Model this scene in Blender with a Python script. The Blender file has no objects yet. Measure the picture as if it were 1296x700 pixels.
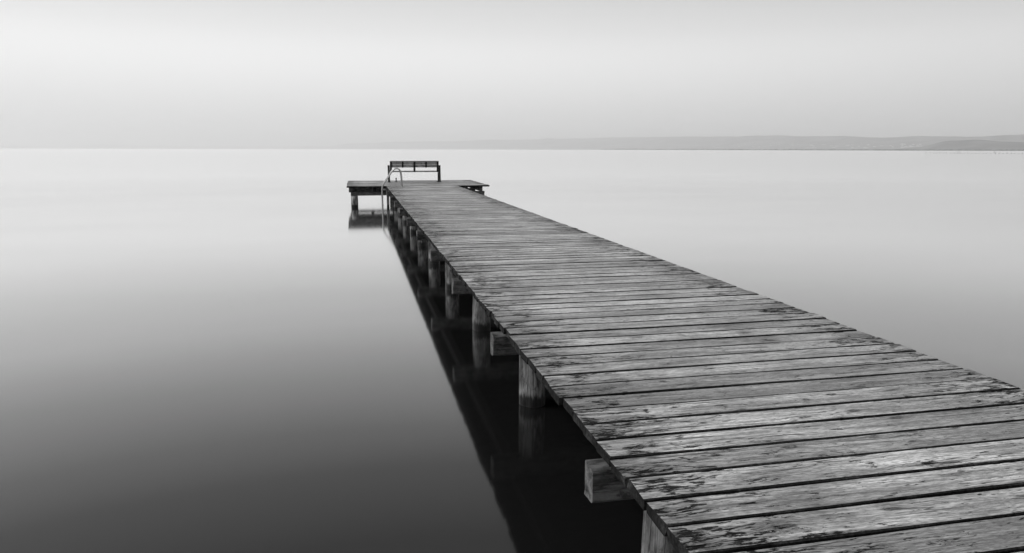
import bpy, bmesh, math, random
from mathutils import Vector, Matrix
R = math.radians
random.seed(7)
scene = bpy.context.scene
C = scene.collection

# ------------------------------------------------------------------ camera
DECK = 0.765                # deck top above the water (z = 0)
CAM_Z = 2.065
PITCH, YAW, ROLL = R(10.139), R(12.242), math.atan(0.0023)   # yaw: to the right of the pier's axis (+Y)
cam_data = bpy.data.cameras.new('camera')
cam = bpy.data.objects.new('camera', cam_data); C.objects.link(cam)
fw = Vector((math.sin(YAW)*math.cos(PITCH), math.cos(YAW)*math.cos(PITCH), -math.sin(PITCH)))
rt = fw.cross(Vector((0, 0, 1))).normalized(); up = rt.cross(fw)
rt2 = rt*math.cos(ROLL)+up*math.sin(ROLL); up2 = up*math.cos(ROLL)-rt*math.sin(ROLL)
M = Matrix((rt2, up2, -fw)).transposed().to_4x4(); M.translation = (0, 0, CAM_Z)
cam.matrix_world = M
cam_data.sensor_width = 36; cam_data.lens = 25.0
cam_data.clip_start = 0.05; cam_data.clip_end = 200000
scene.camera = cam

# ------------------------------------------------------------------ sky and sun
SUN_EL, SUN_AZ = 50.0, -82.0            # azimuth from +Y towards +X, degrees
world = bpy.data.worlds.new('World'); scene.world = world; world.use_nodes = True
nt = world.node_tree; nt.nodes.clear()
def wn(t, **k):
    n = nt.nodes.new(t)
    for a, b in k.items(): setattr(n, a, b)
    return n
sky = wn('ShaderNodeTexSky', sky_type='NISHITA', sun_disc=False)
sky.sun_elevation = R(SUN_EL); sky.sun_rotation = R(SUN_AZ); sky.dust_density = 6.0; sky.air_density = 1.0
bw = wn('ShaderNodeRGBToBW'); nt.links.new(sky.outputs[0], bw.inputs[0])       # black-and-white photograph
nis = wn('ShaderNodeMath', operation='MULTIPLY'); nt.links.new(bw.outputs[0], nis.inputs[0]); nis.inputs[1].default_value = 0.10
tc = wn('ShaderNodeTexCoord'); sep = wn('ShaderNodeSeparateXYZ'); nt.links.new(tc.outputs['Generated'], sep.inputs[0])
ramp = wn('ShaderNodeValToRGB'); nt.links.new(sep.outputs['Z'], ramp.inputs[0])
cr = ramp.color_ramp; cr.interpolation = 'B_SPLINE'
SKY = [(0.0, .80), (.05, .88), (.085, .97), (.12, 1.02), (.15, .92), (.20, .72), (.26, .78), (.40, .96), (.65, 1.40), (1.0, 1.6)]
cr.elements[0].position = SKY[0][0]; cr.elements[1].position = SKY[-1][0]
for p, v in SKY[1:-1]: cr.elements.new(p)
for e, (p, v) in zip(cr.elements, SKY): e.color = (v, v, v, 1)
dot = wn('ShaderNodeVectorMath', operation='DOT_PRODUCT'); nt.links.new(tc.outputs['Generated'], dot.inputs[0])
dot.inputs[1].default_value = (math.sin(R(-18)), math.cos(R(-18)), 0)
az = wn('ShaderNodeMath', operation='MULTIPLY_ADD'); nt.links.new(dot.outputs['Value'], az.inputs[0]); az.inputs[1].default_value = .33; az.inputs[2].default_value = .66
veil = wn('ShaderNodeMath', operation='MULTIPLY'); nt.links.new(ramp.outputs[0], veil.inputs[0]); nt.links.new(az.outputs[0], veil.inputs[1])
mixv = wn('ShaderNodeMix', data_type='FLOAT'); mixv.inputs['Factor'].default_value = .88     # mostly veil of even cloud
nt.links.new(nis.outputs[0], mixv.inputs[2]); nt.links.new(veil.outputs[0], mixv.inputs[3])
bg = wn('ShaderNodeBackground'); bg.inputs['Strength'].default_value = 1.0
nt.links.new(mixv.outputs[0], bg.inputs['Color'])
wo = wn('ShaderNodeOutputWorld'); nt.links.new(bg.outputs[0], wo.inputs['Surface'])

sun_d = bpy.data.lights.new('sun', 'SUN'); sun_d.energy = 2.2; sun_d.angle = R(16); sun_d.color = (1, 1, 1)
sun = bpy.data.objects.new('sun', sun_d); C.objects.link(sun)
sd = Vector((math.sin(R(SUN_AZ))*math.cos(R(SUN_EL)), math.cos(R(SUN_AZ))*math.cos(R(SUN_EL)), math.sin(R(SUN_EL))))
sun.rotation_euler = sd.to_track_quat('Z', 'Y').to_euler(); sun.location = sd*60

vs = scene.view_settings
vs.view_transform = 'Standard'; vs.look = 'None'; vs.exposure = 0.06; vs.gamma = 1.0; vs.use_curve_mapping = False
scene.render.engine = 'CYCLES'
scene.cycles.use_denoising = True
scene.cycles.max_bounces = 10; scene.cycles.volume_bounces = 4
scene.cycles.sample_clamp_indirect = 8.0

# ------------------------------------------------------------------ helpers
def tag(o, label=None, cat=None, group=None, kind=None):
    if label: o['label'] = label
    if cat: o['category'] = cat
    if group: o['group'] = group
    if kind: o['kind'] = kind
    return o
def empty(name, loc=(0, 0, 0)):
    o = bpy.data.objects.new(name, None); C.objects.link(o); o.location = loc; o.empty_display_size = .2
    return o
def link(name, me, parent=None, loc=(0, 0, 0), rot=(0, 0, 0)):
    o = bpy.data.objects.new(name, me); C.objects.link(o)
    o.location = loc; o.rotation_euler = rot
    if parent: o.parent = parent
    return o
def mesh_from(bm, name, mats, smooth=False):
    me = bpy.data.meshes.new(name); bm.normal_update(); bm.to_mesh(me); bm.free()
    for m in mats: me.materials.append(m)
    if smooth:
        for p in me.polygons: p.use_smooth = True
    return me
def beam_mesh(name, L, W, H, mats, axis='X', bevel=.008, segs=6, jit=.003, rnd=None, end_mat=0, sweep=0.0, top_only=False):
    """squared timber, length L on its axis, centred in length and width, top at z=0, worn edges"""
    rnd = rnd or random
    bm = bmesh.new(); rings = []
    b = bevel
    prof = [(-W/2, -b), (-W/2+b, 0), (W/2-b, 0), (W/2, -b), (W/2, -H+b), (W/2-b, -H), (-W/2+b, -H), (-W/2, -H+b)]
    ph = rnd.random()*6
    for i in range(segs+1):
        t = -L/2+L*i/segs
        off = sweep*math.sin(ph+i/segs*3.0)
        ex = [0]*8
        if i in (0, segs): ex = [rnd.uniform(-jit, jit)*2.4 for _ in prof]
        ring = []
        for (y, z), e in zip(prof, ex):
            yy = y+rnd.uniform(-jit, jit)+off; zz = z+rnd.uniform(-jit, jit)*.6
            ring.append(bm.verts.new((t+e, yy, zz) if axis == 'X' else (yy, t+e, zz)))
        rings.append(ring)
    for a, c in zip(rings, rings[1:]):
        for k in range(8):
            f = bm.faces.new((a[k], a[(k+1) % 8], c[(k+1) % 8], c[k]))
            if top_only and k != 1: f.material_index = 1  # sides, bevels and underside go near-black: joint shadow put into the colour
    f1 = bm.faces.new(rings[0][::-1]); f2 = bm.faces.new(rings[-1])
    f1.material_index = f2.material_index = end_mat
    bmesh.ops.recalc_face_normals(bm, faces=bm.faces)
    return mesh_from(bm, name, mats)
def tube_mesh(name, pts, r, mat, n=10, closed_caps=True):
    bm = bmesh.new(); rings = []
    pts = [Vector(p) for p in pts]
    prev = None
    for i, p in enumerate(pts):
        d = (pts[min(i+1, len(pts)-1)]-pts[max(i-1, 0)]).normalized()
        if prev is None:
            a = d.cross(Vector((0, 1, 0)))
            if a.length < .1: a = d.cross(Vector((1, 0, 0)))
        else:
            a = prev-d*prev.dot(d)
        a.normalize(); prev = a; b = d.cross(a)
        rr = r[i] if isinstance(r, (list, tuple)) else r
        rings.append([bm.verts.new(p+(a*math.cos(2*math.pi*k/n)+b*math.sin(2*math.pi*k/n))*rr) for k in range(n)])
    for a, c in zip(rings, rings[1:]):
        for k in range(n): bm.faces.new((a[k], a[(k+1) % n], c[(k+1) % n], c[k]))
    if closed_caps:
        bm.faces.new(rings[0][::-1]); bm.faces.new(rings[-1])
    bmesh.ops.recalc_face_normals(bm, faces=bm.faces)
    me = mesh_from(bm, name, [mat])
    for p in me.polygons:
        if len(p.vertices) == 4: p.use_smooth = True
    return me
def post_mesh(name, r, z0, z1, mat, rnd, n=18):
    bm = bmesh.new(); rings = []
    lob = [rnd.uniform(-.11, .11) for _ in range(4)]; ph = [rnd.random()*6.28 for _ in range(4)]
    zs = [z0+(z1-z0)*i/7 for i in range(8)]
    lean = (rnd.uniform(-.012, .012), rnd.uniform(-.012, .012))
    for i, z in enumerate(zs):
        ring = []
        for k in range(n):
            a = 2*math.pi*k/n
            q = r*(1+sum(l*math.cos((j+1)*a+p) for j, (l, p) in enumerate(zip(lob, ph)))*.5+.02*math.sin(z*5+ph[0]))
            if i == 7: q *= .97
            ring.append(bm.verts.new((math.cos(a)*q+lean[0]*z, math.sin(a)*q+lean[1]*z, z)))
        rings.append(ring)
    for a, c in zip(rings, rings[1:]):
        for k in range(n): bm.faces.new((a[k], a[(k+1) % n], c[(k+1) % n], c[k]))
    bm.faces.new(rings[0][::-1]); bm.faces.new(rings[-1])
    me = mesh_from(bm, name, [mat])
    for p in me.polygons:
        if len(p.vertices) == 4: p.use_smooth = True
    return me

# ------------------------------------------------------------------ materials (all neutral: a black-and-white photograph)
class Mat:
    def __init__(s, name):
        s.m = bpy.data.materials.new(name); s.m.use_nodes = True; s.t = s.m.node_tree; s.t.nodes.clear()
        s.out = s.t.nodes.new('ShaderNodeOutputMaterial')
    def n(s, t, **k):
        n = s.t.nodes.new(t)
        for a, b in k.items(): setattr(n, a, b)
        return n
    def l(s, a, b): s.t.links.new(a, b)
    def put(s, sock, v):
        if isinstance(v, (int, float)): sock.default_value = v
        elif isinstance(v, (tuple, list)): sock.default_value = v
        else: s.l(v, sock)
    def math(s, op, a, b=0.0, c=0.0, clamp=False):
        n = s.n('ShaderNodeMath', operation=op, use_clamp=clamp)
        for i, v in enumerate((a, b, c)): s.put(n.inputs[i], v)
        return n.outputs[0]
    def vmul(s, a, v):
        n = s.n('ShaderNodeVectorMath', operation='MULTIPLY'); s.put(n.inputs[0], a); s.put(n.inputs[1], v); return n.outputs[0]
    def vadd(s, a, v):
        n = s.n('ShaderNodeVectorMath', operation='ADD'); s.put(n.inputs[0], a); s.put(n.inputs[1], v); return n.outputs[0]
    def noise(s, vec, scale, detail=4, rough=.55, dist=0.0):
        n = s.n('ShaderNodeTexNoise'); s.put(n.inputs['Vector'], vec)
        n.inputs['Scale'].default_value = scale; n.inputs['Detail'].default_value = detail
        n.inputs['Roughness'].default_value = rough; n.inputs['Distortion'].default_value = dist
        return n.outputs[0]
    def step(s, v, lo, hi, a=0.0, b=1.0):
        n = s.n('ShaderNodeMapRange', interpolation_type='SMOOTHSTEP'); s.put(n.inputs[0], v)
        for i, q in enumerate((lo, hi, a, b)): s.put(n.inputs[i+1], q)
        return n.outputs[0]
    def comb(s, x, y, z):
        n = s.n('ShaderNodeCombineXYZ')
        for i, v in enumerate((x, y, z)): s.put(n.inputs[i], v)
        return n.outputs[0]
    def mixf(s, f, a, b):
        n = s.n('ShaderNodeMix', data_type='FLOAT'); s.put(n.inputs[0], f); s.put(n.inputs[2], a); s.put(n.inputs[3], b); return n.outputs[0]
    def grey(s, v):
        n = s.n('ShaderNodeCombineColor')
        for i in range(3): s.put(n.inputs[i], v)
        return n.outputs[0]
    def principled(s, val, rough=.6, spec=.4, metal=0.0, bump=None, bstr=.4, bdist=.004):
        p = s.n('ShaderNodeBsdfPrincipled')
        s.put(p.inputs['Base Color'], s.grey(val)); s.put(p.inputs['Roughness'], rough)
        s.put(p.inputs['Specular IOR Level'], spec); s.put(p.inputs['Metallic'], metal)
        if bump is not None:
            b = s.n('ShaderNodeBump'); b.inputs['Strength'].default_value = bstr; b.inputs['Distance'].default_value = bdist
            s.l(bump, b.inputs['Height']); s.l(b.outputs[0], p.inputs['Normal'])
        s.l(p.outputs[0], s.out.inputs[0]); return s.m

def wood_plank():
    s = Mat('weathered_plank')
    tc = s.n('ShaderNodeTexCoord').outputs['Object']
    rnd = s.n('ShaderNodeObjectInfo').outputs['Random']
    xyz = s.n('ShaderNodeSeparateXYZ'); s.l(tc, xyz.inputs[0]); X, Y, Z = xyz.outputs
    seed = s.math('MULTIPLY', rnd, 61.7)
    seed2 = s.math('FRACT', s.math('MULTIPLY', rnd, 17.31))
    seed3 = s.math('FRACT', s.math('MULTIPLY', rnd, 71.13))
    at = s.n('ShaderNodeAttribute', attribute_type='OBJECT', attribute_name='half_length').outputs['Fac']
    # knots
    kv = s.comb(s.math('MULTIPLY_ADD', X, 2.9, seed), s.math('MULTIPLY_ADD', Y, 7.5, seed), seed)
    wob = s.noise(s.vmul(kv, (2.5, 2.5, 1)), 2.0, 3)
    kv2 = s.vadd(kv, s.comb(s.math('MULTIPLY', s.math('SUBTRACT', wob, .5), .22), s.math('MULTIPLY', s.math('SUBTRACT', wob, .5), .3), 0))
    vo = s.n('ShaderNodeTexVoronoi', feature='F1', voronoi_dimensions='3D'); s.l(kv2, vo.inputs['Vector']); vo.inputs['Scale'].default_value = 1.0
    kd = vo.outputs['Distance']; kc = s.n('ShaderNodeSeparateColor'); s.l(vo.outputs['Color'], kc.inputs[0])
    has = s.step(kc.outputs[0], .36, .40)
    knot = s.math('MULTIPLY', s.step(kd, .10, .16, 1, 0), has)
    halo = s.math('MULTIPLY', s.step(kd, .14, .42, 1, 0), has)
    # grain bends round the knots
    yw = s.math('ADD', Y, s.math('MULTIPLY', halo, .012))
    low = s.noise(s.comb(s.math('MULTIPLY', X, .8), s.math('MULTIPLY', Y, 5), seed), 1.0, 3)
    yw = s.math('ADD', yw, s.math('MULTIPLY', low, .05))
    g1 = s.noise(s.comb(s.math('MULTIPLY_ADD', X, 1.3, seed), s.math('MULTIPLY', yw, 95), s.math('MULTIPLY', Z, 60)), 1.0, 3, .6)
    g2 = s.noise(s.comb(s.math('MULTIPLY_ADD', X, 5.0, seed), s.math('MULTIPLY', yw, 330), s.math('MULTIPLY', Z, 200)), 1.0, 3, .6)
    fib = s.noise(s.comb(s.math('MULTIPLY_ADD', X, 26.0, seed), s.math('MULTIPLY', yw, 160), seed), 1.0, 4, .65)
    # drying cracks along the grain
    cn = s.noise(s.comb(s.math('MULTIPLY_ADD', X, 1.1, seed), s.math('MULTIPLY', yw, 22), seed), 1.0, 2)
    cm = s.noise(s.comb(s.math('MULTIPLY_ADD', X, 2.0, seed), s.math('MULTIPLY', Y, 3), seed), 1.0, 2)
    crack = s.math('MULTIPLY', s.step(s.math('ABSOLUTE', s.math('SUBTRACT', cn, .5)), .004, .018, 1, 0), s.step(cm, .46, .54))
    # dark rot and algae, more of it towards the ends
    endd = s.math('SUBTRACT', at, s.math('ABSOLUTE', X))
    endf = s.step(endd, .02, .75, 1, 0)
    b1 = s.noise(s.comb(s.math('MULTIPLY_ADD', X, 6.0, seed), s.math('MULTIPLY_ADD', Y, 17, seed), seed), 1.0, 6, .62, .5)
    b2 = s.noise(s.comb(s.math('MULTIPLY_ADD', X, 15, seed), s.math('MULTIPLY_ADD', yw, 95, seed), seed), 1.0, 6, .72, .6)
    bl = s.math('ADD', s.math('MULTIPLY', b1, .50), s.math('MULTIPLY', b2, .50))
    thr = s.math('SUBTRACT', s.math('MULTIPLY_ADD', seed3, .05, .562), s.math('MULTIPLY', endf, .078))
    blot = s.step(s.math('SUBTRACT', bl, thr), 0.0, .04)
    fl = s.noise(s.comb(s.math('MULTIPLY_ADD', X, 11, seed), s.math('MULTIPLY_ADD', yw, 60, seed), s.math('ADD', seed, 7)), 1.0, 4, .7, .4)
    fleck = s.step(fl, .635, .675)
    blot = s.math('MAXIMUM', blot, fleck)
    # broad damp mottling
    wet = s.noise(s.comb(s.math('MULTIPLY_ADD', X, 1.1, seed), s.math('MULTIPLY', Y, 7), seed), 1.0, 4, .6)
    geo = s.n('ShaderNodeNewGeometry').outputs['Position']
    big = s.noise(s.vmul(geo, (.9, .55, .5)), 1.0, 3, .6)
    base = s.mixf(seed2, .22, .43)
    v = s.math('MULTIPLY', base, s.step(g1, .34, .66, .70, 1.2))
    v = s.math('MULTIPLY', v, s.step(g2, .30, .70, .88, 1.1))
    v = s.math('MULTIPLY', v, s.step(fib, .42, .58, .62, 1.2))
    v = s.math('MULTIPLY', v, s.step(wet, .36, .60, .62, 1.12))
    v = s.math('MULTIPLY', v, s.step(big, .36, .60, .80, 1.08))
    strk = s.noise(s.comb(s.math('MULTIPLY_ADD', X, 2.6, seed), s.math('MULTIPLY', yw, 38), seed), 1.0, 4, .65)
    v = s.math('MULTIPLY', v, s.step(strk, .38, .58, .68, 1.12))
    v = s.math('MULTIPLY', v, s.math('SUBTRACT', 1.0, s.math('MULTIPLY', halo, .3)))
    damp = s.noise(s.vmul(geo, (1.3, .8, .5)), 1.0, 4, .65, .6)
    dampf = s.math('MULTIPLY', s.step(s.math('ADD', damp, s.math('MULTIPLY', endf, .16)), .54, .68), s.step(strk, .3, .6, 1.0, .5))
    v = s.math('MULTIPLY', v, s.math('SUBTRACT', 1.0, s.math('MULTIPLY', dampf, .52)))
    kn = s.noise(s.comb(s.math('MULTIPLY_ADD', X, 60, seed), s.math('MULTIPLY', Y, 160), seed), 1.0, 2)
    v = s.math('MULTIPLY', v, s.math('SUBTRACT', 1.0, s.math('MULTIPLY', knot, s.step(kn, .40, .55, .62, 1.0))))
    v = s.math('MULTIPLY', v, s.math('SUBTRACT', 1.0, s.math('MULTIPLY', blot, .93)))
    v = s.math('MULTIPLY', v, s.math('SUBTRACT', 1.0, s.math('MULTIPLY', crack, .85)))
    h = s.math('ADD', s.math('MULTIPLY', g1, .45), s.math('MULTIPLY', fib, .5))
    h = s.math('SUBTRACT', s.math('ADD', h, s.math('MULTIPLY', knot, .35)), s.math('ADD', s.math('MULTIPLY', crack, .8), s.math('MULTIPLY', blot, .25)))
    return s.principled(v, s.step(blot, 0, 1, .44, .85), s.step(blot, 0, 1, .5, .06), 0, h, .85, .009)

def wood_end_shade():
    s = Mat('mossy_end_joint_shade')  # moss on the plank ends; painted joint shadow on sides and edges
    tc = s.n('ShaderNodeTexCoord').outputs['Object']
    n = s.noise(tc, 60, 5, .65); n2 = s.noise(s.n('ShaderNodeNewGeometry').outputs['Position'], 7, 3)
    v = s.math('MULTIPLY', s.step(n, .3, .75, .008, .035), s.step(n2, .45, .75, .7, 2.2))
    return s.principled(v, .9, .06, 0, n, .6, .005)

def wood_post(name, lo, hi, vertical=True):
    s = Mat(name)
    tc = s.n('ShaderNodeTexCoord').outputs['Object']
    seed = s.math('MULTIPLY', s.n('ShaderNodeObjectInfo').outputs['Random'], 43.0)
    pos = s.n('ShaderNodeNewGeometry').outputs['Position']
    pz = s.n('ShaderNodeSeparateXYZ'); s.l(pos, pz.inputs[0])
    sc = (70, 70, 3.0) if vertical else (3.0, 70, 70)
    g = s.noise(s.vadd(s.vmul(tc, sc), s.comb(seed, seed, seed)), 1.0, 4, .65)
    st = s.noise(s.vadd(s.vmul(tc, (11, 11, 4) if vertical else (7, 13, 13)), s.comb(seed, seed, seed)), 1.0, 5, .65)
    c = s.noise(s.vadd(s.vmul(tc, (24, 24, 1.1) if vertical else (1.6, 15, 15)), s.comb(seed, 0, seed)), 1.0, 2)
    crack = s.step(s.math('ABSOLUTE', s.math('SUBTRACT', c, .5)), .004, .02, 1, 0)
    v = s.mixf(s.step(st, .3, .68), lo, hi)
    v = s.math('MULTIPLY', v, s.step(g, .3, .72, .7, 1.2))
    v = s.math('MULTIPLY', v, s.math('SUBTRACT', 1, s.math('MULTIPLY', crack, .6 if vertical else .3)))
    bt = s.noise(s.vadd(s.vmul(tc, (16, 16, 7) if vertical else (8, 20, 20)), s.comb(seed, seed, 3.0)), 1.0, 6, .7, .5)
    v = s.math('MULTIPLY', v, s.math('SUBTRACT', 1, s.math('MULTIPLY', s.step(bt, .53, .62), .62)))
    # soaked, algae-black belt just above the water
    wl = s.noise(s.vmul(pos, (16, 16, 4)), 1.0, 4, .6)
    drip = s.noise(s.vmul(pos, (60, 60, 5)), 1.0, 3, .6)
    belt = s.step(s.math('SUBTRACT', pz.outputs[2], s.math('ADD', s.math('MULTIPLY', wl, .10), s.math('MULTIPLY', drip, .13))), -.045, .01, 1, 0)
    v = s.math('MULTIPLY', v, s.math('SUBTRACT', 1, s.math('MULTIPLY', belt, .93)))
    return s.principled(v, s.mixf(belt, .7, .3), .3, 0, s.math('SUBTRACT', s.math('ADD', g, s.math('MULTIPLY', st, .8)), crack), .8, .010)

def plain(name, val, rough=.5, metal=0.0, scale=30, var=.2, spec=.4):
    s = Mat(name)
    tc = s.n('ShaderNodeTexCoord').outputs['Object']
    n = s.noise(tc, scale, 4, .6)
    v = s.math('MULTIPLY', val, s.step(n, .3, .7, 1-var, 1+var))
    return s.principled(v, s.step(n, .3, .7, rough*.85, min(1, rough*1.15)), spec, metal, n, .15, .002)

def water_mat():
    s = Mat('still_lake_water')
    lw = s.n('ShaderNodeLayerWeight'); lw.inputs['Blend'].default_value = .5
    ramp = s.n('ShaderNodeValToRGB'); posw = s.n('ShaderNodeNewGeometry').outputs['Position']
    un = s.noise(s.vmul(posw, (.10, .22, 1)), 1.0, 3, .5, .4)
    s.l(s.math('ADD', lw.outputs['Facing'], s.math('MULTIPLY', s.math('SUBTRACT', un, .5), .035)), ramp.inputs[0])
    pts = [(0, .03), (.40, .03), (.50, .042), (.58, .082), (.63, .148), (.665, .22), (.70, .30), (.73, .40), (.765, .55), (.82, .69), (.89, .84), (.95, .95), (1, .99)]
    e = ramp.color_ramp.elements
    e[0].position = 0; e[1].position = 1
    for p, v in pts[1:-1]: e.new(p)
    for q, (p, v) in zip(e, pts): q.color = (v, v, v, 1)
    pos = s.n('ShaderNodeNewGeometry').outputs['Position']
    # mirror-calm round the pier, ruffled by the breeze farther out
    ln = s.n('ShaderNodeVectorMath', operation='LENGTH'); s.l(s.vadd(pos, (0, -10, 0)), ln.inputs[0])
    cats = s.noise(s.vmul(pos, (.006, .03, 1)), 1.0, 2, .5)
    far = s.step(s.math('MULTIPLY', ln.outputs['Value'], s.step(cats, .3, .7, .75, 1.3)), 20, 62)
    d = s.n('ShaderNodeBsdfDiffuse'); d.inputs['Color'].default_value = (.006, .006, .006, 1)
    g1 = s.n('ShaderNodeBsdfGlossy', distribution='MULTI_GGX'); g1.inputs['Color'].default_value = (1, 1, 1, 1); g1.inputs['Roughness'].default_value = .075
    g2 = s.n('ShaderNodeBsdfGlossy', distribution='MULTI_GGX'); g2.inputs['Color'].default_value = (1, 1, 1, 1); g2.inputs['Roughness'].default_value = .19
    mg = s.n('ShaderNodeMixShader'); s.put(mg.inputs[0], s.mixf(far, .03, .85)); s.l(g1.outputs[0], mg.inputs[1]); s.l(g2.outputs[0], mg.inputs[2])
    mx = s.n('ShaderNodeMixShader'); s.l(ramp.outputs[0], mx.inputs[0]); s.l(d.outputs[0], mx.inputs[1]); s.l(mg.outputs[0], mx.inputs[2])
    s.l(mx.outputs[0], s.out.inputs[0]); return s.m

PLANK, END_SHADE = wood_plank(), wood_end_shade()
POST = wood_post('weathered_post', .07, .34)
TIMBER = wood_post('weathered_timber', .04, .17, vertical=False)
JOIST = wood_post('shaded_joist', .012, .035, vertical=False)  # shade below the deck put into the joist colour
STEEL = plain('brushed_steel', .38, .42, 1.0, 40, .1)
IRON = plain('black_iron', .012, .55, 0.0, 60, .3, .25)
BOARD = wood_post('bench_board', .30, .46, vertical=False)
WALL = plain('house_plaster', .75, .9, 0, .05, .1, .1)
HILL = plain('wooded_hill', .08, 1.0, 0, .0022, .75, 0.0)
REED = plain('reed_belt', .03, 1.0, 0, .02, .3, 0.0)
WATER = water_mat()

# ------------------------------------------------------------------ the setting: water, hills, far shore
def grid_water():
    bm = bmesh.new(); rs = [0, 60, 400, 3000, 12000, 46000]; n = 48
    c = bm.verts.new((0, 15, 0)); prev = None
    for r in rs[1:]:
        ring = [bm.verts.new((math.cos(2*math.pi*k/n)*r, 15+math.sin(2*math.pi*k/n)*r, 0)) for k in range(n)]
        for k in range(n):
            if prev is None: bm.faces.new((c, ring[k], ring[(k+1) % n]))
            else: bm.faces.new((prev[k], ring[k], ring[(k+1) % n], prev[(k+1) % n]))
        prev = ring
    bmesh.ops.recalc_face_normals(bm, faces=bm.faces)
    return mesh_from(bm, 'lake', [WATER])
tag(link('lake', grid_water()), 'calm pale lake reaching out to the hazy horizon', kind='structure')

def pol(az, d, z=0.0):
    return Vector((math.sin(R(az))*d, math.cos(R(az))*d, z))
def fnoise(x, seed):
    return sum(math.sin(x*f+seed*k*1.7)*a for k, (f, a) in enumerate(((.21, .5), (.53, .3), (1.3, .16), (2.9, .09), (6.1, .05)), 1))
def ridge(name, profile, depth, label, seed, rough=.06, step=.2, mat=None):
    """a range of hills: profile = (azimuth deg, distance m, height m); real depth, foot to crest and down behind"""
    a0, a1 = profile[0][0], profile[-1][0]; n = int((a1-a0)/step)
    bm = bmesh.new(); cols = []
    def lerp(a):
        for p, q in zip(profile, profile[1:]):
            if a <= q[0]:
                t = (a-p[0])/(q[0]-p[0]); t = t*t*(3-2*t)
                return p[1]+(q[1]-p[1])*t, p[2]+(q[2]-p[2])*t
        return profile[-1][1], profile[-1][2]
    sec = [(-.02, -3), (0, .03), (.12, .16), (.26, .34), (.42, .62), (.58, .86), (.72, 1.0), (.88, .93), (1.2, .5), (1.5, -.02)]
    for i in range(n+1):
        a = a0+(a1-a0)*i/n; d, h = lerp(a); col = []
        for j, (u, v) in enumerate(sec):
            hh = h*v*(1+rough*fnoise(a*2.2+j*.6, seed)*(1.0 if 1 < j else 0)) if v > 0 else v
            col.append(bm.verts.new(pol(a, d+depth*u*(1+.15*fnoise(a*1.1+j, seed+3)), hh)))
        cols.append(col)
    for p, q in zip(cols, cols[1:]):
        for j in range(len(sec)-1): bm.faces.new((p[j], q[j], q[j+1], p[j+1]))
    bmesh.ops.recalc_face_normals(bm, faces=bm.faces)
    o = link(name, mesh_from(bm, name, [mat or HILL], True)); tag(o, label, kind='structure'); return o
# azimuths are counted in tenths of the field: AZ(x) turns a bearing mark into degrees from the pier's axis
def AZ(x): return 12.24+math.degrees(math.atan((x-648)/914.0))
def HT(k, d): return k*d/940.0
def prof(pts): return [(AZ(x), d, HT(h, d)) for x, d, h in pts]
MAIN = prof([(395, 27000, 1.0), (450, 26000, 8), (500, 25000, 10.5), (560, 23500, 11), (640, 21000, 14), (700, 19500, 16), (780, 17500, 17.5),
             (860, 15800, 19), (960, 14000, 20.5), (1040, 12800, 19), (1110, 11800, 18), (1160, 11300, 20), (1230, 10700, 19.5), (1300, 10200, 21),
             (1420, 9600, 23), (1560, 9300, 20)])
FRONT = prof([(1120, 8600, 1.0), (1160, 8300, 4.0), (1200, 8000, 12), (1235, 7800, 13), (1270, 7600, 11), (1310, 7500, 9.5), (1400, 7400, 11), (1520, 7300, 7)])
far_hills = ridge('hills', MAIN, 3600, 'long low range of hills fading into haze', 2.0)
near_hill = ridge('hills', FRONT, 1100, 'darker wooded hill in front of the long range', 5.0, .05)
ridge('hills', prof([(-260, 33000, 2.0), (-100, 33000, 3.0), (20, 33000, 2.6), (90, 32500, 3.2), (135, 32000, 5.0), (180, 32000, 3.4), (300, 31000, 3.0), (400, 29500, 3.6), (470, 29000, 3.0)]),
      2500, 'faint low far shore on the open horizon', 8.0)
def foot(a, profile):
    for p, q in zip(profile, profile[1:]):
        if p[0] <= a <= q[0]:
            t = (a-p[0])/(q[0]-p[0]); return p[1]+(q[1]-p[1])*t*t*(3-2*t)
    return profile[-1][1]
def ground_at(a, d):
    p = pol(a, d); best = 0.0
    for o in (far_hills, near_hill):
        ok, loc, nor, idx = o.ray_cast((p.x, p.y, 3000), (0, 0, -1))
        if ok: best = max(best, loc.z)
    return best
# reed belt and low trees along the shore
def reed_belt():
    bm = bmesh.new(); r = random.Random(5)
    for x0 in range(760, 1420, 1):
        x = x0+r.random(); a = AZ(x)
        d = foot(a, MAIN)*.55
        h = HT(r.choice((r.uniform(.5, .9), r.uniform(.6, 1.6))), d); w = d*r.uniform(1.0, 2.2)/914
        p = pol(a, d*r.uniform(.99, 1.01)); s = Vector((p.y, -p.x, 0)).normalized()*w*.5; b = Vector((p.x, p.y, 0)).normalized()*w*.6
        base = [p-s-b, p+s-b, p+s+b, p-s+b]
        lo = [bm.verts.new(v+Vector((0, 0, -.5))) for v in base]
        mi = [bm.verts.new(v+Vector((0, 0, h*.7))) for v in base]
        tp = [bm.verts.new(p+(v-p)*.5+Vector((0, 0, h))) for v in base]
        for A, B in ((lo, mi), (mi, tp)):
            for k in range(4): bm.faces.new((A[k], A[(k+1) % 4], B[(k+1) % 4], B[k]))
        bm.faces.new(tp)
    bmesh.ops.recalc_face_normals(bm, faces=bm.faces)
    return mesh_from(bm, 'reed_belt', [REED])
tag(link('reed_belt', reed_belt()), 'thin dark belt of reeds and trees on the far shore', 'reeds', kind='stuff')
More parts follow.
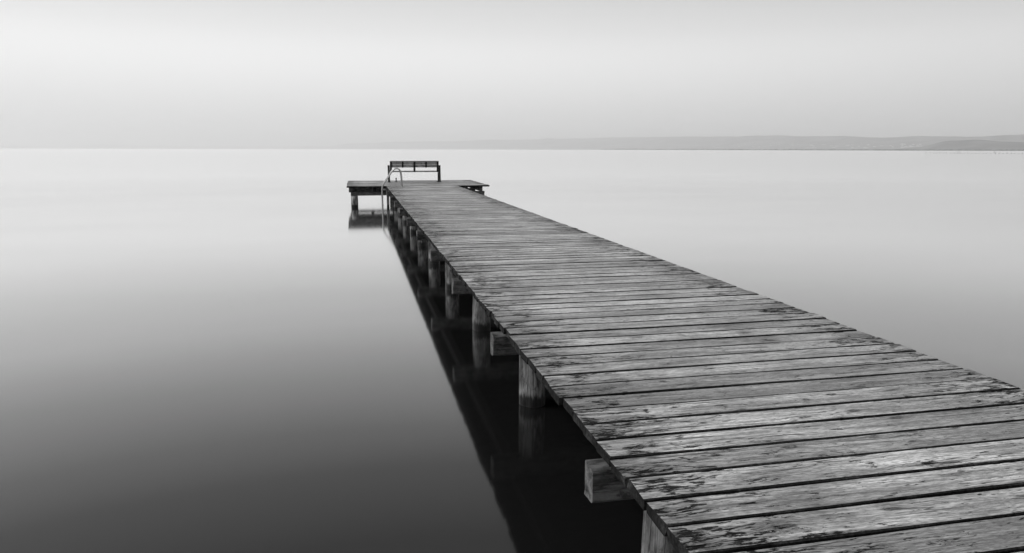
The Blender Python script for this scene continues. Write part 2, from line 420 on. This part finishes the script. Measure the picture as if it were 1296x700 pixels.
# far houses: pale specks at the foot of the hills
def house_mesh(name, w, l, h):
    bm = bmesh.new()
    v = [bm.verts.new(p) for p in ((-l/2, -w/2, 0), (l/2, -w/2, 0), (l/2, w/2, 0), (-l/2, w/2, 0), (-l/2, -w/2, h), (l/2, -w/2, h), (l/2, w/2, h), (-l/2, w/2, h), (-l/2, 0, h*1.5), (l/2, 0, h*1.5))]
    for f in ((0, 1, 5, 4), (2, 3, 7, 6), (0, 4, 8, 7, 3), (1, 2, 6, 9, 5)): bm.faces.new([v[i] for i in f])
    for f in ((4, 5, 9, 8), (6, 7, 8, 9)): bm.faces.new([v[i] for i in f]).material_index = 1
    bmesh.ops.recalc_face_normals(bm, faces=bm.faces)
    return mesh_from(bm, name, [WALL, REED])
hm = [house_mesh('house', 13, 22, 11), house_mesh('house', 14, 34, 13), house_mesh('house', 12, 17, 12)]
hr = random.Random(11)
bpy.context.view_layer.update()
for i in range(64):
    x = hr.choice((hr.uniform(985, 1110), hr.uniform(1140, 1165), hr.uniform(900, 1165)))
    a = AZ(x); d = foot(a, MAIN)+hr.uniform(250, 1000)
    o = link('house', hm[i % 3], None, pol(a, d, ground_at(a, d)-.5), (0, 0, R(hr.uniform(0, 180))))
    tag(o, 'tiny pale house on the far shore at the foot of the hills', 'house', 'houses of the far shore')

# ------------------------------------------------------------------ the walkway
XL, XR = 1.02, 3.56                       # deck edges
XC = (XL+XR)/2
rnd = random.Random(3)
walk = empty('wooden_walkway', (XC, 12.0, 0))
tag(walk, 'long weathered plank walkway on round timber posts above the still lake', 'walkway')
def add(name, me, parent, loc, rot=(0, 0, 0)):
    return link(name, me, parent, Vector(loc)-parent.location, rot)
PITCHP = .1905
plank_meshes = [beam_mesh('plank', XR-XL, .1905-g, .048, [PLANK, END_SHADE], 'X', .0055, 8, .0022, random.Random(20+i), 1, .003, True)
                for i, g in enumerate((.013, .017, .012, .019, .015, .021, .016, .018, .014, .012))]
y = 1.945-PITCHP*17
while y < 25.93:
    yc = y+PITCHP/2
    o = add('plank', rnd.choice(plank_meshes), walk,
            (XC+rnd.gauss(0, .0025)+(.015 if rnd.random() < .04 else 0), yc+rnd.uniform(-.0015, .0015), DECK+rnd.uniform(-.002, .002)),
            (rnd.gauss(0, .003), rnd.gauss(0, .0006), rnd.gauss(0, .0006)))
    if rnd.random() < .5: o.rotation_euler.z += math.pi
    o['half_length'] = (XR-XL)/2
    y += PITCHP
deck_end = y
TOPZ = DECK-.0505
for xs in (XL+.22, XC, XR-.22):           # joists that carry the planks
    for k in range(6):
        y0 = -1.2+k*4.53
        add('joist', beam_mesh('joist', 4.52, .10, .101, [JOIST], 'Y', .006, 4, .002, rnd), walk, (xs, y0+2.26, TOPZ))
bents = [.47, 2.975, 5.43, 7.94, 10.42, 12.9, 15.38, 17.86, 20.35, 22.8, 25.2]
for i, b in enumerate(bents):             # round posts capped by a squared crossbeam
    d = .125
    add('crossbeam', beam_mesh('crossbeam', 2.54, d, .175, [TIMBER], 'X', .016, 6, .0025, rnd), walk,
        (1.018+1.27+rnd.uniform(-.012, .012)*(i > 2), b+rnd.uniform(-.01, .01), .612), (0, 0, rnd.gauss(0, .003)))
    xo = 1.405 if i == 1 else 1.35+rnd.uniform(-.015, .015)
    add('post', post_mesh('post', .104, -.9, .439, POST, rnd), walk, (xo, b, 0), (0, 0, rnd.random()*6))
    add('post', post_mesh('post', .104, -.9, .439, POST, rnd), walk, (3.25+rnd.uniform(-.02, .02), b, 0), (0, 0, rnd.random()*6))

# ------------------------------------------------------------------ the platform at the end
PX0, PX1, PY0 = -.35, 4.78, deck_end+.004
plat = empty('wooden_platform', (2.2, 28.2, 0))
tag(plat, 'wide plank platform across the end of the walkway, carrying the bench', 'platform')
pm = [beam_mesh('plank', PX1-PX0, .1905-g, .048, [PLANK, END_SHADE], 'X', .005, 10, .0022, random.Random(50+i), 1, .003, True) for i, g in enumerate((.011, .014, .010, .013))]
y = PY0; k = 0
while y < 30.35:
    o = add('plank', pm[k % 4], plat, ((PX0+PX1)/2+rnd.gauss(0, .008), y+PITCHP/2, DECK+rnd.uniform(-.003, .003)), (0, 0, rnd.gauss(0, .0005)))
    if rnd.random() < .5: o.rotation_euler.z = math.pi
    o['half_length'] = (PX1-PX0)/2; y += PITCHP; k += 1
PY1 = y
for xs in (PX0+.12, .62, 1.55, 2.3, 3.1, 3.85, PX1-.30):
    y0 = PY0+(.08 if xs in (PX0+.12, PX1-.30) else .42)
    add('joist', beam_mesh('joist', PY1-y0-.08, .11, .17, [JOIST if y0 > PY0+.2 else TIMBER], 'Y', .008, 5, .003, rnd), plat, (xs, (y0+PY1)/2, TOPZ))  # set-back joists get the colour darkened for underdeck shade
for ys in (PY0+.20, (PY0+PY1)/2, PY1-.30):
    add('crossbeam', beam_mesh('crossbeam', PX1-PX0-.30, .14, .12, [TIMBER], 'X', .010, 6, .004, rnd), plat, ((PX0+PX1)/2-.02, ys, TOPZ-.172))
    for xs in (-.10, 1.45, 3.0, 4.50):
        add('post', post_mesh('post', .125, -.9, TOPZ-.295, POST, rnd), plat, (xs, ys, 0), (0, 0, rnd.random()*6))
add('corner_post', beam_mesh('corner_post', .085, .09, 1.35, [wood_post('pale_post', .28, .42)], 'X', .01, 2, .003, rnd), plat, (1.07, PY0-.10, DECK-.052))

# ------------------------------------------------------------------ bathing ladder
lad = empty('bathing_ladder', (1.2, 25.45, DECK))
tag(lad, 'stainless steel bathing ladder with arched handrails beside the walkway', 'ladder')
def smooth_path(pts, n=6):
    P = [Vector(p) for p in pts]; out = []
    for i in range(len(P)-1):
        p0, p1, p2, p3 = P[max(i-1, 0)], P[i], P[i+1], P[min(i+2, len(P)-1)]
        for k in range(n):
            t = k/n
            out.append(.5*((2*p1)+(-p0+p2)*t+(2*p0-5*p1+4*p2-p3)*t*t+(-p0+3*p1-3*p2+p3)*t**3))
    return out+[P[-1]]
path = smooth_path([(.86, 0, -.75), (.86, 0, -.2), (.86, 0, .45), (.865, 0, .71), (.92, 0, .86), (1.06, 0, 1.06), (1.21, 0, 1.28), (1.31, 0, 1.365), (1.42, 0, 1.375), (1.50, 0, 1.30), (1.535, 0, 1.13), (1.545, 0, .93), (1.55, 0, DECK+.004)])
rail = tube_mesh('handrail', path, .021, STEEL, 12)
plate = tube_mesh('base_plate', [(0, 0, 0), (0, 0, .008), (0, 0, .014)], [.06, .06, .045], STEEL, 16)
for yy in (25.25, 25.72):
    add('handrail', rail, lad, (0, yy, .015)); add('base_plate', plate, lad, (1.55, yy, DECK+.002))
    add('clamp', tube_mesh('clamp', [(.86, 0, 0), (1.03, 0, 0)], .014, STEEL, 8), lad, (0, yy, DECK-.10))
step = tube_mesh('rung', [(0, -.25, 0), (0, .25, 0)], .03, STEEL, 10)
for z in (.42, .14, -.14, -.42): add('rung', step, lad, (.86, 25.485, z))

# ------------------------------------------------------------------ bench, seen from behind, facing the open lake
bench = empty('park_bench', (2.28, 29.05, DECK))
tag(bench, 'wooden bench with dark iron frame facing the lake on the platform', 'bench')
BX0, BX1, BY = 1.315, 3.245, 28.95       # backrest ends; rear legs' line
def box_mesh(name, a, b, mat, bev=.006):
    bm = bmesh.new(); bmesh.ops.create_cube(bm, size=1)
    for v in bm.verts: v.co = Vector((a[i]+(b[i]-a[i])*(v.co[i]+.5) for i in range(3)))
    bmesh.ops.bevel(bm, geom=bm.edges[:], offset=bev, segments=1, affect='EDGES')
    return mesh_from(bm, name, [mat])
def slant(name, p, q, w, t, mat):        # flat bar from p to q, width w on X, thickness t on Y
    bm = bmesh.new(); vs_ = []
    for c in (p, q):
        for sx, sy in ((-1, -1), (1, -1), (1, 1), (-1, 1)): vs_.append(bm.verts.new((c[0]+sx*w/2, c[1]+sy*t/2, c[2])))
    for f in ((3, 2, 1, 0), (4, 5, 6, 7), (0, 1, 5, 4), (1, 2, 6, 5), (2, 3, 7, 6), (3, 0, 4, 7)): bm.faces.new([vs_[i] for i in f])
    bmesh.ops.bevel(bm, geom=bm.edges[:], offset=.004, segments=1, affect='EDGES')
    return mesh_from(bm, name, [mat])
D = DECK+.004
for s_, x in ((-1, BX0-.045), (1, BX1+.045)):
    add('leg', slant('leg', (x, BY-.02, D), (x, BY+.03, D+.62), .06, .08, IRON), bench, (0, 0, 0))
    add('leg', slant('leg', (x, BY+.52, D), (x, BY+.50, D+.62), .06, .08, IRON), bench, (0, 0, 0))
    add('armrest', box_mesh('armrest', (x-.035, BY-.03, D+.62), (x+.035, BY+.56, D+.655), IRON), bench, (0, 0, 0))
    add('stretcher', box_mesh('stretcher', (x-.025, BY+.03, D+.34), (x+.025, BY+.49, D+.395), IRON), bench, (0, 0, 0))
    add('foot_plate', box_mesh('foot_plate', (x-.05-(.08 if s_ > 0 else 0), BY-.06, D-.003), (x+.05, BY+.06, D+.022), IRON, .004), bench, (0, 0, 0))
def lean(z): return BY+.10-(z-.40)*.22    # backrest leans back towards the walkway
for i in range(5):
    x = BX0+.035+(BX1-BX0-.07)*i/4
    z0 = .39 if i in (0, 2, 4) else .565
    add('back_strut', slant('back_strut', (x, lean(z0)-.028, D+z0), (x, lean(.80)-.028, D+.80), .078 if i in (0, 2, 4) else .064, .022, IRON), bench, (0, 0, 0))
for z in (.57, .686):
    o = add('back_board', beam_mesh('back_board', BX1-BX0, .026, .110, [BOARD], 'X', .004, 3, .001, rnd), bench, ((BX0+BX1)/2, lean(z+.055), D+z+.110), (math.atan(.22), 0, 0))
add('top_rail', box_mesh('top_rail', (BX0-.005, lean(.82)-.045, D+.803), (BX1+.005, lean(.82)+.03, D+.832), IRON, .005), bench, (0, 0, 0))
for j in range(4):
    add('seat_slat', beam_mesh('seat_slat', BX1-BX0, .10, .05, [BOARD], 'X', .004, 3, .001, rnd), bench, ((BX0+BX1)/2, BY+.14+j*.118, D+.435))
# short mooring peg by the bench
peg = add('mooring_peg', tube_mesh('mooring_peg', [(0, 0, 0), (0, 0, .012), (0, 0, .014), (0, 0, .12), (0, 0, .125), (0, 0, .15), (0, 0, .155)], [.045, .045, .02, .02, .03, .03, .02], IRON, 10), plat, (1.56, 29.3, DECK+.003))
peg.parent = None; peg.location = (1.56, 29.3, DECK+.003)
tag(peg, 'short thin metal peg standing on the platform under the bench', 'peg')

# ------------------------------------------------------------------ stakes far out in the lake
sr = random.Random(9)
def stake(x, yv, h, r, label, grp=None):
    o = link('stake', tube_mesh('stake', [(0, 0, -.6), (sr.uniform(-.01, .01), 0, h*.5), (sr.uniform(-.03, .03)*h, 0, h), (0, 0, h*1.02)], [r, r*.95, r*.85, r*.4], STAKE, 8), None, (x, yv, 0))
    tag(o, label, 'stake', grp)
STAKE = plain('dark_stake', .035, .8, 0, 12, .3, .2)
stake(388, 402, 1.5, .09, 'tall dark stake rising from the far end of the low stake row')
stake(455, 440, 1.5, .09, 'tall dark stake rising behind the middle of the low stake row')
for k in range(46):
    t = k/45.0
    stake(372+34*t+sr.uniform(-.3, .3), 412-92*t+sr.uniform(-.4, .4), sr.uniform(.4, .8), .15, 'low dark stake in a long row standing in open water', 'row of low stakes in the lake')

# ------------------------------------------------------------------ haze
s = Mat('haze')
pv = s.n('ShaderNodeVolumePrincipled')
pv.inputs['Color'].default_value = (1, 1, 1, 1); pv.inputs['Density'].default_value = 1.05e-4
pv.inputs['Anisotropy'].default_value = .35
s.l(pv.outputs[0], s.out.inputs['Volume'])
bm = bmesh.new(); bmesh.ops.create_cube(bm, size=1)
for v in bm.verts: v.co = Vector((v.co.x*96000, v.co.y*96000+15, -2 if v.co.z < 0 else 420))
hz = link('haze', mesh_from(bm, 'haze', [s.m])); tag(hz, 'pale even haze over the whole lake', kind='stuff')
